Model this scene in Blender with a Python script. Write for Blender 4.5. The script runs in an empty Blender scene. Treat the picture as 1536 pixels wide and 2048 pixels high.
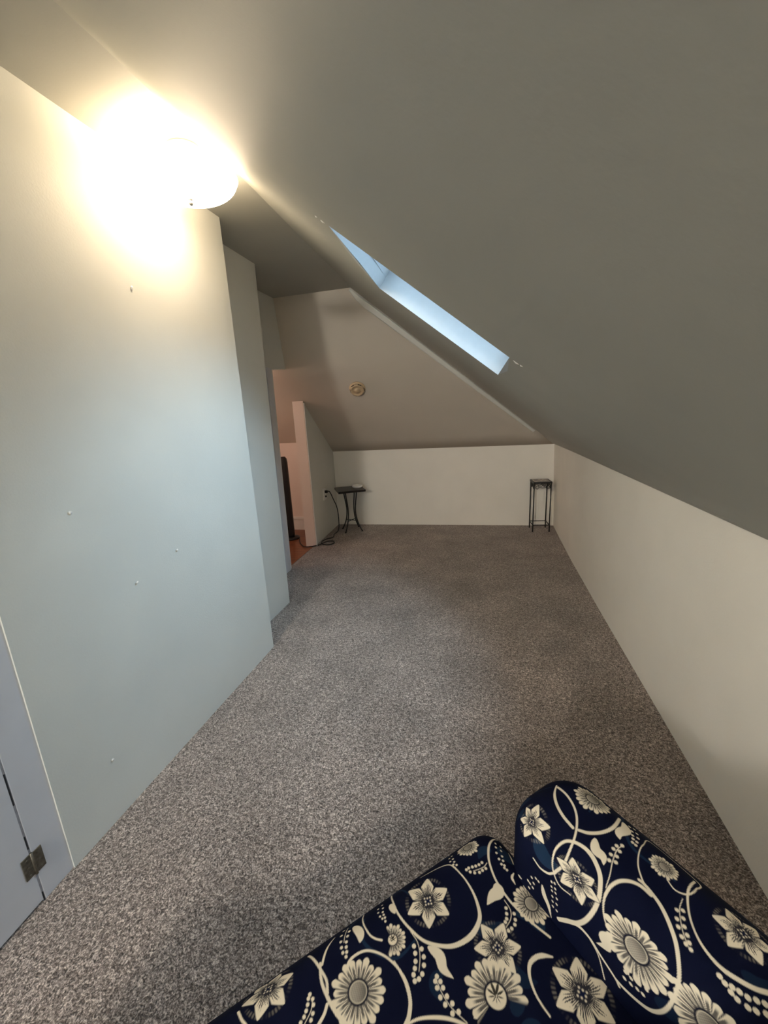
import bpy, bmesh, math, random
import numpy as np
from math import sin, cos, pi, radians, sqrt
from mathutils import Vector, Matrix

random.seed(4)
SC = bpy.context.scene
COL = SC.collection

# ------------------------------------------------------------------ camera
cam_d = bpy.data.cameras.new('camera')
cam = bpy.data.objects.new('camera', cam_d)
COL.objects.link(cam)
R_ = Vector((0.975110, 0.216078, -0.049701))
D_ = Vector((0.005017, -0.245605, -0.969357))
F_ = Vector((-0.221663, 0.944981, -0.240576))
cam.matrix_world = Matrix(((R_.x, -D_.x, -F_.x, 0.0), (R_.y, -D_.y, -F_.y, 0.0),
                           (R_.z, -D_.z, -F_.z, 1.5), (0, 0, 0, 1)))
cam_d.sensor_fit = 'HORIZONTAL'
cam_d.sensor_width = 36.0
cam_d.lens = 36.0 * 832.566 / 1536.0
cam_d.clip_start = 0.02
SC.camera = cam

# ------------------------------------------------------------------ view, world, light
SC.view_settings.view_transform = 'Standard'
SC.view_settings.look = 'None'
SC.view_settings.gamma = 1.0
SC.view_settings.use_curve_mapping = False
SC.view_settings.exposure = 0.5
LAMP_GLOW = 14.0        # frosted bowl
LAMP_BULB = 2.4        # bulb in the open top of the bowl, watts
HALL_W = 14.0
REAR_W = 240.0
SKY = 13.0
world = bpy.data.worlds.new('daylight_sky')
SC.world = world
world.use_nodes = True
wb = world.node_tree.nodes['Background']
wb.inputs[1].default_value = SKY
_nt = world.node_tree           # overcast-like sky: brighter overhead than near the horizon
_tc = _nt.nodes.new('ShaderNodeTexCoord')
_sx = _nt.nodes.new('ShaderNodeSeparateXYZ')
_cr = _nt.nodes.new('ShaderNodeValToRGB')
_nt.links.new(_tc.outputs['Generated'], _sx.inputs[0])
_nt.links.new(_sx.outputs[2], _cr.inputs[0])
_nt.links.new(_cr.outputs[0], wb.inputs[0])
_cr.color_ramp.elements[0].color = (0.22, 0.30, 0.36, 1)
_cr.color_ramp.elements[1].color = (0.64, 0.88, 1.10, 1)
try:
    SC.cycles.max_bounces = 16
    SC.cycles.diffuse_bounces = 10
    SC.cycles.sample_clamp_indirect = 6.0
except Exception:
    pass


def light(name, kind, loc, energy, color, size=0.1, rot=None, size_y=None):
    d = bpy.data.lights.new(name, kind)
    d.energy = energy
    d.color = color
    if kind == 'AREA':
        d.size = size
        if size_y:
            d.shape = 'RECTANGLE'
            d.size_y = size_y
    else:
        d.shadow_soft_size = size
    o = bpy.data.objects.new(name, d)
    o.location = loc
    if rot is not None:
        o.rotation_euler = rot
    COL.objects.link(o)
    return o


# ------------------------------------------------------------------ materials
def nodes_of(name):
    m = bpy.data.materials.new(name)
    m.use_nodes = True
    nt = m.node_tree
    return m, nt, nt.nodes['Principled BSDF']


def N(nt, t, **kw):
    n = nt.nodes.new(t)
    for k, v in kw.items():
        setattr(n, k, v)
    return n


def ramp(nt, fac, stops):
    r = N(nt, 'ShaderNodeValToRGB')
    el = r.color_ramp.elements
    while len(el) < len(stops):
        el.new(0.5)
    for e, (p, c) in zip(el, stops):
        e.position = p
        e.color = (*c, 1)
    nt.links.new(fac, r.inputs[0])
    return r.outputs[0]


def noise(nt, vec, scale, detail=3.0, rough=0.5, dist=0.0):
    n = N(nt, 'ShaderNodeTexNoise')
    n.inputs['Scale'].default_value = scale
    n.inputs['Detail'].default_value = detail
    n.inputs['Roughness'].default_value = rough
    n.inputs['Distortion'].default_value = dist
    nt.links.new(vec, n.inputs['Vector'])
    return n.outputs[0]


def bump(nt, b, h, strength, dist=0.01):
    n = N(nt, 'ShaderNodeBump')
    n.inputs['Strength'].default_value = strength
    n.inputs['Distance'].default_value = dist
    nt.links.new(h, n.inputs['Height'])
    nt.links.new(n.outputs[0], b.inputs['Normal'])


def plain(name, col, rough=0.5, metal=0.0, var=0.06, scale=30.0, bstr=0.0, spec=None):
    m, nt, b = nodes_of(name)
    g = N(nt, 'ShaderNodeNewGeometry')
    v = noise(nt, g.outputs['Position'], scale)
    lo = tuple(max(0.0, c * (1 - var)) for c in col)
    hi = tuple(min(1.0, c * (1 + var)) for c in col)
    nt.links.new(ramp(nt, v, [(0.3, lo), (0.7, hi)]), b.inputs['Base Color'])
    b.inputs['Roughness'].default_value = rough
    b.inputs['Metallic'].default_value = metal
    if spec is not None:
        b.inputs['Specular IOR Level'].default_value = spec
    if bstr:
        bump(nt, b, v, bstr, 0.004)
    return m


def paint(name, col, rough=0.55, texture=0.25, lumps=0.3):
    """rolled wall paint over old plaster: fine orange peel and broad waves"""
    m, nt, b = nodes_of(name)
    g = N(nt, 'ShaderNodeNewGeometry')
    p = g.outputs['Position']
    v = noise(nt, p, 3.0, 4.0)
    lo = tuple(c * 0.975 for c in col)
    hi = tuple(min(1, c * 1.02) for c in col)
    nt.links.new(ramp(nt, v, [(0.3, lo), (0.7, hi)]), b.inputs['Base Color'])
    b.inputs['Roughness'].default_value = rough
    b.inputs['Specular IOR Level'].default_value = 0.3
    f = noise(nt, p, 140.0, 2.0)
    w = noise(nt, p, 2.2, 2.0)
    n1 = N(nt, 'ShaderNodeBump')
    n1.inputs['Strength'].default_value = texture
    n1.inputs['Distance'].default_value = 0.002
    nt.links.new(f, n1.inputs['Height'])
    n2 = N(nt, 'ShaderNodeBump')
    n2.inputs['Strength'].default_value = lumps
    n2.inputs['Distance'].default_value = 0.03
    nt.links.new(w, n2.inputs['Height'])
    nt.links.new(n1.outputs[0], n2.inputs['Normal'])
    nt.links.new(n2.outputs[0], b.inputs['Normal'])
    return m


def carpet_mat():
    m, nt, b = nodes_of('carpet_frieze')
    g = N(nt, 'ShaderNodeNewGeometry')
    p = g.outputs['Position']
    v1 = noise(nt, p, 88.0, 3.0, 0.62, 1.2)
    v2 = noise(nt, p, 190.0, 2.0, 0.6, 0.6)
    big = noise(nt, p, 2.6, 4.0, 0.6)
    mx = N(nt, 'ShaderNodeMath', operation='MULTIPLY_ADD')
    nt.links.new(v2, mx.inputs[0]); mx.inputs[1].default_value = 0.45
    mm = N(nt, 'ShaderNodeMath', operation='MULTIPLY')
    nt.links.new(v1, mm.inputs[0]); mm.inputs[1].default_value = 0.55
    nt.links.new(mm.outputs[0], mx.inputs[2])
    c = ramp(nt, mx.outputs[0], [(0.37, (0.040, 0.031, 0.026)), (0.46, (0.165, 0.131, 0.113)),
                                 (0.53, (0.375, 0.31, 0.275)), (0.64, (0.86, 0.76, 0.68))])
    mix = N(nt, 'ShaderNodeMix', data_type='RGBA', blend_type='MULTIPLY')
    mix.inputs[0].default_value = 1.0
    nt.links.new(c, mix.inputs[6])
    nt.links.new(ramp(nt, big, [(0.32, (0.72, 0.71, 0.70)), (0.68, (1.15, 1.13, 1.12))]), mix.inputs[7])
    nt.links.new(mix.outputs[2], b.inputs['Base Color'])
    b.inputs['Roughness'].default_value = 0.7
    b.inputs['Specular IOR Level'].default_value = 0.3
    b.inputs['Sheen Weight'].default_value = 0.25
    b.inputs['Sheen Roughness'].default_value = 0.35
    bump(nt, b, mx.outputs[0], 1.0, 0.012)
    return m


def wood_floor_mat():
    m, nt, b = nodes_of('orange_wood_floor')
    g = N(nt, 'ShaderNodeNewGeometry')
    mp = N(nt, 'ShaderNodeMapping')
    mp.inputs['Scale'].default_value = (1.0, 9.0, 1.0)
    nt.links.new(g.outputs['Position'], mp.inputs[0])
    v = noise(nt, mp.outputs[0], 5.0, 4.0, 0.6, 0.5)
    nt.links.new(ramp(nt, v, [(0.3, (0.13, 0.038, 0.016)), (0.7, (0.26, 0.085, 0.032))]), b.inputs['Base Color'])
    b.inputs['Roughness'].default_value = 0.35
    return m


def glass_mat():
    m = bpy.data.materials.new('window_glass')
    m.use_nodes = True
    nt = m.node_tree
    nt.nodes.remove(nt.nodes['Principled BSDF'])
    tr = N(nt, 'ShaderNodeBsdfTransparent')
    tr.inputs[0].default_value = (0.93, 0.96, 0.97, 1)
    gl = N(nt, 'ShaderNodeBsdfGlossy')
    gl.inputs['Roughness'].default_value = 0.02
    fr = N(nt, 'ShaderNodeFresnel')
    fr.inputs[0].default_value = 1.45
    mx = N(nt, 'ShaderNodeMixShader')
    nt.links.new(fr.outputs[0], mx.inputs[0])
    nt.links.new(tr.outputs[0], mx.inputs[1])
    nt.links.new(gl.outputs[0], mx.inputs[2])
    nt.links.new(mx.outputs[0], nt.nodes['Material Output'].inputs[0])
    return m


def glow_mat():
    m, nt, b = nodes_of('frosted_lamp_glass')
    g = N(nt, 'ShaderNodeNewGeometry')
    v = noise(nt, g.outputs['Position'], 12.0)
    nt.links.new(ramp(nt, v, [(0.3, (0.86, 0.83, 0.78)), (0.7, (0.92, 0.9, 0.86))]), b.inputs['Base Color'])
    b.inputs['Roughness'].default_value = 0.25
    b.inputs['Emission Color'].default_value = (1.0, 0.79, 0.54, 1)
    b.inputs['Emission Strength'].default_value = LAMP_GLOW
    return m


def fabric_mat():
    m, nt, b = nodes_of('navy_floral_stretch_fabric')
    a = N(nt, 'ShaderNodeAttribute')
    a.attribute_name = 'print'
    g = N(nt, 'ShaderNodeNewGeometry')
    nt.links.new(a.outputs['Color'], b.inputs['Base Color'])
    b.inputs['Roughness'].default_value = 0.75
    b.inputs['Specular IOR Level'].default_value = 0.06
    b.inputs['Sheen Weight'].default_value = 0.0
    bump(nt, b, noise(nt, g.outputs['Position'], 900.0, 1.0), 0.12, 0.001)
    return m


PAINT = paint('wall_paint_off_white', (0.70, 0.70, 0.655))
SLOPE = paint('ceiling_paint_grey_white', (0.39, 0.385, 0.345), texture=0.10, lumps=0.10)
FARS = paint('far_slope_warm_bounce', (0.56, 0.505, 0.435), texture=0.10, lumps=0.10)  # ceiling paint made warmer and lighter, warm bounce light put into the colour
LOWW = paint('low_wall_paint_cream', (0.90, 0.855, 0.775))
TRIM = plain('trim_paint_white', (0.74, 0.74, 0.72), 0.35, var=0.02)
DOORP = plain('door_paint_lilac_white', (0.66, 0.66, 0.70), 0.4, var=0.03, scale=8)
SHAFT = plain('skylight_shaft_grey', (0.45, 0.485, 0.51), 0.6, var=0.02)
CARPET = carpet_mat()
WOOD = wood_floor_mat()
GLASS = glass_mat()
GLOW = glow_mat()
IRON = plain('black_iron', (0.012, 0.011, 0.010), 0.45, var=0.25)
TILE = plain('dark_glossy_table_top', (0.020, 0.014, 0.011), 0.3, var=0.5, scale=60, spec=0.25)
BLACKP = plain('black_plastic', (0.008, 0.008, 0.009), 0.45, var=0.2)
CERAM = plain('white_ceramic', (0.92, 0.91, 0.88), 0.25, var=0.02)
PLASTIC = plain('aged_ivory_plastic', (0.52, 0.385, 0.24), 0.45, var=0.05)
OUTW = plain('white_plastic', (0.90, 0.89, 0.86), 0.4, var=0.02)
BRASS = plain('tarnished_bronze', (0.13, 0.115, 0.09), 0.5, 0.55, var=0.35, scale=90)
NICKEL = plain('brushed_nickel', (0.45, 0.44, 0.42), 0.35, 0.9, var=0.1)
MARK = plain('bare_plaster', (0.80, 0.78, 0.74), 0.9, var=0.05)
SEAM = plain('painted_seam', (0.36, 0.35, 0.37), 0.7, var=0.2, scale=60)
GAP = plain('dark_gap', (0.03, 0.028, 0.03), 0.9, var=0.3)
PINK = paint('hall_paint_warm', (0.72, 0.62, 0.56))
FABRIC = fabric_mat()


# ------------------------------------------------------------------ object helpers
def put(o, parent=None):
    COL.objects.link(o)
    if parent is not None:
        o.parent = parent
    return o


def obj(name, bm, mat, parent=None, smooth=False, mats=None):
    me = bpy.data.meshes.new(name)
    bmesh.ops.recalc_face_normals(bm, faces=bm.faces[:])
    bm.to_mesh(me)
    bm.free()
    for m in (mats or [mat]):
        me.materials.append(m)
    if smooth:
        for p in me.polygons:
            p.use_smooth = True
    o = bpy.data.objects.new(name, me)
    return put(o, parent)


def empty(name, loc, rz=0.0):
    o = bpy.data.objects.new(name, None)
    o.empty_display_size = 0.05
    o.location = loc
    o.rotation_euler = (0, 0, rz)
    return put(o)


def tag(o, label, cat, group=None):
    o['label'] = label
    o['category'] = cat
    if group:
        o['group'] = group
    return o


def struct(o, label=None, cat=None):
    o['kind'] = 'structure'
    if label:
        o['label'] = label
        o['category'] = cat
    return o


def box(bm, x0, x1, y0, y1, z0, z1, bevel=0.0):
    vs = [bm.verts.new(c) for c in ((x0, y0, z0), (x1, y0, z0), (x1, y1, z0), (x0, y1, z0),
                                    (x0, y0, z1), (x1, y0, z1), (x1, y1, z1), (x0, y1, z1))]
    fs = [bm.faces.new([vs[i] for i in f]) for f in
          ((3, 2, 1, 0), (4, 5, 6, 7), (0, 1, 5, 4), (1, 2, 6, 5), (2, 3, 7, 6), (3, 0, 4, 7))]
    if bevel:
        es = list({e for f in fs for e in f.edges})
        bmesh.ops.bevel(bm, geom=es, offset=bevel, segments=2, affect='EDGES', profile=0.6)
    return bm


def hexa(bm, pts):
    """8 corners: bottom ring then top ring"""
    vs = [bm.verts.new(c) for c in pts]
    for f in ((3, 2, 1, 0), (4, 5, 6, 7), (0, 1, 5, 4), (1, 2, 6, 5), (2, 3, 7, 6), (3, 0, 4, 7)):
        bm.faces.new([vs[i] for i in f])
    return bm


def prism(bm, ring, off):
    """solid between a polygon and the same polygon moved by off"""
    off = Vector(off)
    a = [bm.verts.new(Vector(c)) for c in ring]
    b = [bm.verts.new(Vector(c) + off) for c in ring]
    n = len(a)
    bm.faces.new(a)
    bm.faces.new(b[::-1])
    for i in range(n):
        j = (i + 1) % n
        bm.faces.new((a[i], b[i], b[j], a[j]))
    return bm


def tube(bm, pts, r, seg=8, closed=False):
    pts = [Vector(p) for p in pts]
    n = len(pts)
    rings = []
    up = None
    for i in range(n):
        a = pts[i - 1] if (i > 0 or closed) else pts[i]
        b = pts[(i + 1) % n] if (i < n - 1 or closed) else pts[i]
        t = (b - a).normalized()
        if up is None:
            up = Vector((0, 0, 1)) if abs(t.z) < 0.9 else Vector((1, 0, 0))
        s = t.cross(up)
        if s.length < 1e-6:
            s = t.cross(Vector((0, 1, 0)))
        s.normalize()
        up = s.cross(t).normalized()
        rr = r(i / max(1, n - 1)) if callable(r) else r
        rings.append([bm.verts.new(pts[i] + (s * cos(k * 2 * pi / seg) + up * sin(k * 2 * pi / seg)) * rr)
                      for k in range(seg)])
    m = n if closed else n - 1
    for i in range(m):
        A, B = rings[i], rings[(i + 1) % n]
        for k in range(seg):
            bm.faces.new((A[k], A[(k + 1) % seg], B[(k + 1) % seg], B[k]))
    if not closed:
        bm.faces.new(rings[0][::-1])
        bm.faces.new(rings[-1])
    return bm


def lathe(bm, prof, c=(0, 0, 0), seg=48, axis=None):
    """prof: (radius, height) pairs about z (or about axis)"""
    c = Vector(c)
    M = Matrix.Identity(3)
    if axis is not None:
        M = Vector((0, 0, 1)).rotation_difference(Vector(axis)).to_matrix()
    rings = []
    for r, h in prof:
        if r < 1e-5:
            rings.append([bm.verts.new(c + M @ Vector((0, 0, h)))])
        else:
            rings.append([bm.verts.new(c + M @ Vector((r * cos(k * 2 * pi / seg), r * sin(k * 2 * pi / seg), h)))
                          for k in range(seg)])
    for A, B in zip(rings, rings[1:]):
        for k in range(seg):
            j = (k + 1) % seg
            if len(A) == 1 and len(B) == 1:
                continue
            if len(A) == 1:
                bm.faces.new((A[0], B[j], B[k]))
            elif len(B) == 1:
                bm.faces.new((A[k], A[j], B[0]))
            else:
                bm.faces.new((A[k], A[j], B[j], B[k]))
    return bm


def spline(ctrl, n=10):
    P = [Vector(c) for c in ctrl]
    Q = [P[0] * 2 - P[1]] + P + [P[-1] * 2 - P[-2]]
    out = []
    for i in range(1, len(Q) - 2):
        for k in range(n):
            t = k / n
            a, b, c, d = Q[i - 1], Q[i], Q[i + 1], Q[i + 2]
            out.append(0.5 * ((2 * b) + (c - a) * t + (2 * a - 5 * b + 4 * c - d) * t * t + (3 * b - a - 3 * c + d) * t ** 3))
    out.append(P[-1])
    return out


def sheet(bm, grid, thick, out):
    """grid[i][j] of points; a slab of that shape, thickened along out; None cells in skip are holes"""
    return bm


# ================================================================== the room
ZC = 2.52          # flat ceiling
BACK = dict(bl=(-1.864, 5.205, 0), br=(0.900, 5.268, 0), tl=(-1.845, 5.150, 0.995), tr=(0.846, 5.150, 1.008))

bm = bmesh.new()
box(bm, -1.868, 1.05, -3.45, 5.40, -0.06, 0.0)
struct(obj('floor', bm, CARPET), 'brown grey speckled carpet floor', 'floor')

bm = bmesh.new()
box(bm, -3.70, -1.868, 2.94, 5.40, -0.06, -0.004)
struct(obj('floor_hall', bm, WOOD), 'orange wood floor beyond the doorway', 'floor')

# long left wall, its end corner a little out of plumb
bm = bmesh.new()
hexa(bm, [(-1.95, 0.836, -.05), (-1.368, 0.836, -.05), (-1.326, 2.240, -.05), (-1.95, 2.240, -.05),
          (-1.95, 0.836, ZC + .04), (-1.368, 0.836, ZC + .04), (-1.340, 2.266, ZC + .04), (-1.95, 2.266, ZC + .04)])
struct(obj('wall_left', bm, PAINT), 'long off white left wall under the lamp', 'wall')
# boxed-in step behind it
bm = bmesh.new()
hexa(bm, [(-1.95, 2.24, -.05), (-1.524, 2.24, -.05), (-1.506, 2.874, -.05), (-1.95, 2.874, -.05),
          (-1.95, 2.266, ZC + .04), (-1.526, 2.266, ZC + .04), (-1.526, 2.962, ZC + .04), (-1.95, 2.962, ZC + .04)])
struct(obj('wall_left_middle', bm, PAINT), 'stepped back wall section beside the long left wall', 'wall')

# far left wall with the doorway cut by the slope
XL = -1.825
L1, L2, L3 = (4.302, 1.596), (3.930, 1.915), (3.820, 2.521)
bm = bmesh.new()
T = (-0.115, 0, 0)
prism(bm, [(XL, 2.86, -.05), (XL, 3.600, -.05), (XL, 3.645, 1.893), (XL, L2[0], L2[1]), (XL, L3[0], L3[1]), (XL, L3[0], 2.56), (XL, 2.86, 2.56)], T)
struct(obj('wall_left_far', bm, PAINT), 'far left wall above and before the doorway', 'wall')
bm = bmesh.new()
prism(bm, [(-1.838, 4.285, -.05), (-1.866, 5.26, -.05), (-1.847, 5.20, 0.98), (-1.828, 4.285, 1.625)], T)
struct(obj('wall_left_end', bm, PAINT), 'short wall between the doorway and the back corner', 'wall')

# rear part of the left side, with the closed door
bm = bmesh.new()
box(bm, -1.95, -1.400, -3.45, 0.836, -.05, ZC + .04)
struct(obj('wall_left_near', bm, PAINT))

# back wall
bm = bmesh.new()
prism(bm, [(-3.70, 5.19, -.05), BACK['bl'][:2] + (-.05,), BACK['br'][:2] + (-.05,), (1.05, 5.268, -.05), (1.05, 5.15, 1.03), BACK['tr'], BACK['tl'], (-3.7, 5.15, 0.995)], (0, .12, 0))
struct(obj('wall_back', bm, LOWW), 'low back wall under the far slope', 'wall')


def knee(y):
    t = (5.15 - y) / 3.85
    return Vector((0.846 + 0.015 * min(1, max(0, t) * 4), y, 1.008 + 0.047 * t))


# low wall on the right
bm = bmesh.new()
ys = [-3.45, -1.5, 0.5, 1.2, 2.0, 3.0, 4.0, 4.7, 5.268]
ins = [bm.verts.new((0.861 + 0.039 * max(0, (y - 3.4) / 1.87) ** 1.5, y, -.05)) for y in ys]
top = [bm.verts.new(knee(min(y, 5.2)) + Vector((0, 0, 0.0))) for y in ys]
ob = [bm.verts.new((1.05, y, -.05)) for y in ys]
ot = [bm.verts.new(knee(min(y, 5.2)) + Vector((0.19, 0, 0))) for y in ys]
for i in range(len(ys) - 1):
    bm.faces.new((ins[i], ins[i + 1], top[i + 1], top[i]))
    bm.faces.new((ob[i], ot[i], ot[i + 1], ob[i + 1]))
    bm.faces.new((top[i], top[i + 1], ot[i + 1], ot[i]))
    bm.faces.new((ins[i], ob[i], ob[i + 1], ins[i + 1]))
bm.faces.new((ins[0], top[0], ot[0], ob[0]))
bm.faces.new((ins[-1], ob[-1], ot[-1], top[-1]))
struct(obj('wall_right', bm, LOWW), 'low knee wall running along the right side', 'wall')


# ---- the long right slope, as a grid with a hole for the skylight
def edge_x(y):
    pts = [(-3.45, -1.03), (1.1, -1.036), (1.37, -1.027), (1.97, -1.026), (2.75, -1.050), (3.69, -1.066), (3.8, -1.08)]
    for (a, xa), (b, xb) in zip(pts, pts[1:]):
        if y <= b:
            t = (y - a) / (b - a)
            return xa + (xb - xa) * t
    return pts[-1][1]


HIP0, HIP1 = Vector((0.846, 5.150, 1.008)), Vector((-1.080, 3.780, 2.520))


def hip(s):
    return HIP0.lerp(HIP1, s)


def slope(s, y):
    """point of the right slope: s runs from the knee wall (0) up to the flat ceiling (1)"""
    a = knee(y)
    b = Vector((edge_x(y), y, ZC))
    p = a.lerp(b, s)
    return p


def slope_s_for_x(x, y):
    a = knee(y).x
    return (x - a) / (edge_x(y) - a)


SX0, SX1 = 0.098, -0.502       # skylight: lower and upper edge, x on the slope
SY0, SY1 = 1.535, 2.330
s_lo = slope_s_for_x(SX0, 1.93)
s_hi = slope_s_for_x(SX1, 1.93)
svals = [0, 0.03, 0.08, 0.18, 0.28, s_lo, (s_lo + s_hi) / 2, s_hi, 0.8, 0.9, 0.96, 1.0]
nn = 14


def col_y(s):
    ye = hip(s).y
    f = [-3.45, -1.8, -0.6, 0.3, 0.9, SY0, (SY0 + SY1) / 2, SY1]
    return f + [SY1 + (ye - SY1) * k / 8 for k in range(1, 9)]


nrm = (slope(0.2, 2.0) - slope(0.8, 2.0)).cross(Vector((0, 1, 0))).normalized()
if nrm.z < 0:
    nrm = -nrm
grid = []
for s in svals:
    row = []
    ycol = col_y(s)
    for j, y in enumerate(ycol):
        p = slope(s, y)
        w = max(0.0, (y - SY1) / (hip(s).y - SY1))
        h = hip(s)
        ps = slope(s, h.y)
        p = p + (h - ps) * (w * w)
        # soft plaster joints at the knee wall and the flat ceiling
        if s <= 0.03:
            p = p + nrm * (-0.006 if s > 0 else 0)
        row.append(p)
    grid.append(row)
jh, ih = 5, svals.index(s_lo)
bm = bmesh.new()
V = [[bm.verts.new(p) for p in r] for r in grid]
V2 = [[bm.verts.new(p + nrm * 0.06) for p in r] for r in grid]
for i in range(len(svals) - 1):
    for j in range(len(grid[0]) - 1):
        if ih <= i < ih + 2 and jh <= j < jh + 2:
            continue
        bm.faces.new((V[i][j], V[i][j + 1], V[i + 1][j + 1], V[i + 1][j]))
        bm.faces.new((V2[i][j], V2[i + 1][j], V2[i + 1][j + 1], V2[i][j + 1]))
nI, nJ = len(svals) - 1, len(grid[0]) - 1
for i in range(nI):
    bm.faces.new((V[i][0], V[i + 1][0], V2[i + 1][0], V2[i][0]))
    bm.faces.new((V[i][nJ], V2[i][nJ], V2[i + 1][nJ], V[i + 1][nJ]))
for j in range(nJ):
    bm.faces.new((V[0][j], V2[0][j], V2[0][j + 1], V[0][j + 1]))
    bm.faces.new((V[nI][j], V[nI][j + 1], V2[nI][j + 1], V2[nI][j]))
hole = [grid[ih][jh], grid[ih][jh + 2], grid[ih + 2][jh + 2], grid[ih + 2][jh]]
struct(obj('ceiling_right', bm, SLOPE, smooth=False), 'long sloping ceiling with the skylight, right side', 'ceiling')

# skylight: shaft, frame and pane
win = struct(empty('window_1', hole[0].lerp(hole[2], .5)), 'narrow skylight set deep in the sloping ceiling', 'skylight')
wl = Vector(win.location)
DEP = 0.16
bm = bmesh.new()
c = hole[0].lerp(hole[2], .5)
lo = [h - wl for h in hole]
hi_ = [h + nrm * DEP - wl for h in hole]
lo_o = [h - wl + (h - c).normalized() * 0.05 + nrm * 0.002 for h in hole]
hi_o = [h + nrm * DEP - wl + (h - c).normalized() * 0.05 for h in hole]
a = [bm.verts.new(p) for p in lo]
b = [bm.verts.new(p) for p in hi_]
a2 = [bm.verts.new(p) for p in lo_o]
b2 = [bm.verts.new(p) for p in hi_o]
for k in range(4):
    j = (k + 1) % 4
    bm.faces.new((a[k], a[j], b[j], b[k]))
    bm.faces.new((a2[k], b2[k], b2[j], a2[j]))
    bm.faces.new((b[k], b[j], b2[j], b2[k]))
    bm.faces.new((a[k], a2[k], a2[j], a[j]))
obj('skylight_shaft', bm, SHAFT, win)
bm = bmesh.new()
fi = [c + (h - c) * 0.93 + nrm * (DEP + .005) - wl for h in hole]
fo = [c + (h - c) * 1.06 + nrm * (DEP + .005) - wl for h in hole]
va = [bm.verts.new(p) for p in fi] + [bm.verts.new(p + nrm * .03) for p in fi]
vb = [bm.verts.new(p) for p in fo] + [bm.verts.new(p + nrm * .03) for p in fo]
for k in range(4):
    j = (k + 1) % 4
    bm.faces.new((va[k], va[j], vb[j], vb[k]))
    bm.faces.new((va[4 + k], vb[4 + k], vb[4 + j], va[4 + j]))
    bm.faces.new((va[k], va[4 + k], va[4 + j], va[j]))
    bm.faces.new((vb[k], vb[j], vb[4 + j], vb[4 + k]))
obj('window_frame', bm, TRIM, win)
bm = bmesh.new()
prism(bm, [c + (h - c) * 0.95 + nrm * (DEP + .012) - wl for h in hole], nrm * 0.006)
obj('pane', bm, GLASS, win)
pc = c + nrm * (DEP + 0.10)
po = light('skylight_portal', 'AREA', pc, 1.0, (1, 1, 1), 0.80, size_y=0.80)
po.rotation_euler = (-nrm).to_track_quat('-Z', 'Y').to_euler()
po.data.cycles.is_portal = True

# ---- the far slope: from the back wall up to the flat ceiling, from the left wall to the hip
LB = [(0.0, 5.150, 0.995), (0.45, L1[0], L1[1]), (0.68, L2[0], L2[1]), (1.0, L3[0], L3[1])]


def left_edge(v):
    for (a, ya, za), (b_, yb, zb) in zip(LB, LB[1:]):
        if v <= b_ + 1e-9:
            t = (v - a) / (b_ - a)
            return Vector((XL - 0.02 * (1 - v), ya + (yb - ya) * t, za + (zb - za) * t))


def far_slope(u, v):
    return left_edge(v).lerp(hip(v), u)


VV = [0, .1, .2, .3, .45, .52, .6, .68, .78, .9, 1.0]
UU = [k / 12 for k in range(13)]
bm = bmesh.new()
back_n = Vector((0, 0.74, 0.67))
rows = []
for v in VV:
    e = left_edge(v)
    row = [Vector((-3.70, e.y, e.z))] + [far_slope(u, v) for u in UU]
    rows.append(row)
A = [[bm.verts.new(p) for p in r] for r in rows]
B = [[bm.verts.new(p + back_n * 0.06) for p in r] for r in rows]
for i in range(len(VV) - 1):
    for j in range(len(rows[0]) - 1):
        bm.faces.new((A[i][j], A[i][j + 1], A[i + 1][j + 1], A[i + 1][j]))
        bm.faces.new((B[i][j], B[i + 1][j], B[i + 1][j + 1], B[i][j + 1]))
nI, nJ = len(VV) - 1, len(rows[0]) - 1
for i in range(nI):
    bm.faces.new((A[i][0], A[i + 1][0], B[i + 1][0], B[i][0]))
    bm.faces.new((A[i][nJ], B[i][nJ], B[i + 1][nJ], A[i + 1][nJ]))
for j in range(nJ):
    bm.faces.new((A[0][j], B[0][j], B[0][j + 1], A[0][j + 1]))
    bm.faces.new((A[nI][j], A[nI][j + 1], B[nI][j + 1], B[nI][j]))
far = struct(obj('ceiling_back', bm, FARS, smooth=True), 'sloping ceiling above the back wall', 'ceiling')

# flat strip of ceiling
bm = bmesh.new()
yy = [-3.45, 1.1, 1.37, 1.97, 2.75, 3.69, 3.78]
ring = [(-3.70, -3.45, ZC)] + [(edge_x(y) + 0.012, y, ZC) for y in yy] + [(-1.825, 3.822, ZC), (-3.70, 3.822, ZC)]
prism(bm, ring, (0, 0, .08))
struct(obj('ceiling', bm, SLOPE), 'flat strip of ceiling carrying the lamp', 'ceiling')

# moulding along the hip
bm = bmesh.new()
prev = None
K = 26
rows = []
for k in range(K + 1):
    v = 1.0 - 0.88 * k / K
    h = hip(v)
    inw = (far_slope(0.9, v) - far_slope(1.0, v)).normalized()
    al = (HIP1 - HIP0).normalized()
    inw = (inw - al * inw.dot(al)).normalized()
    nb = al.cross(inw).normalized()
    if nb.y > 0:
        nb = -nb
    wd = 0.062 * min(1, 0.35 + k / 2.0) * (1.0 - 0.45 * k / K)
    th = 0.030 * min(1, 0.4 + k / 2.0) * (1.0 - 0.55 * k / K)
    prof = [(0.0, -.004), (0.0, th * .8), (wd * .12, th), (wd * .8, th), (wd, th * .6), (wd, -.004)]
    rows.append([bm.verts.new(h + inw * (q * 1.0 + 0.004) + nb * t) for q, t in prof])
for Aq, Bq in zip(rows, rows[1:]):
    for k in range(6):
        bm.faces.new((Aq[k], Aq[(k + 1) % 6], Bq[(k + 1) % 6], Bq[k]))
bm.faces.new(rows[0])
bm.faces.new(rows[-1][::-1])
struct(obj('trim_1', bm, PAINT), 'painted moulding strip along the hip of the two slopes', 'moulding')

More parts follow.
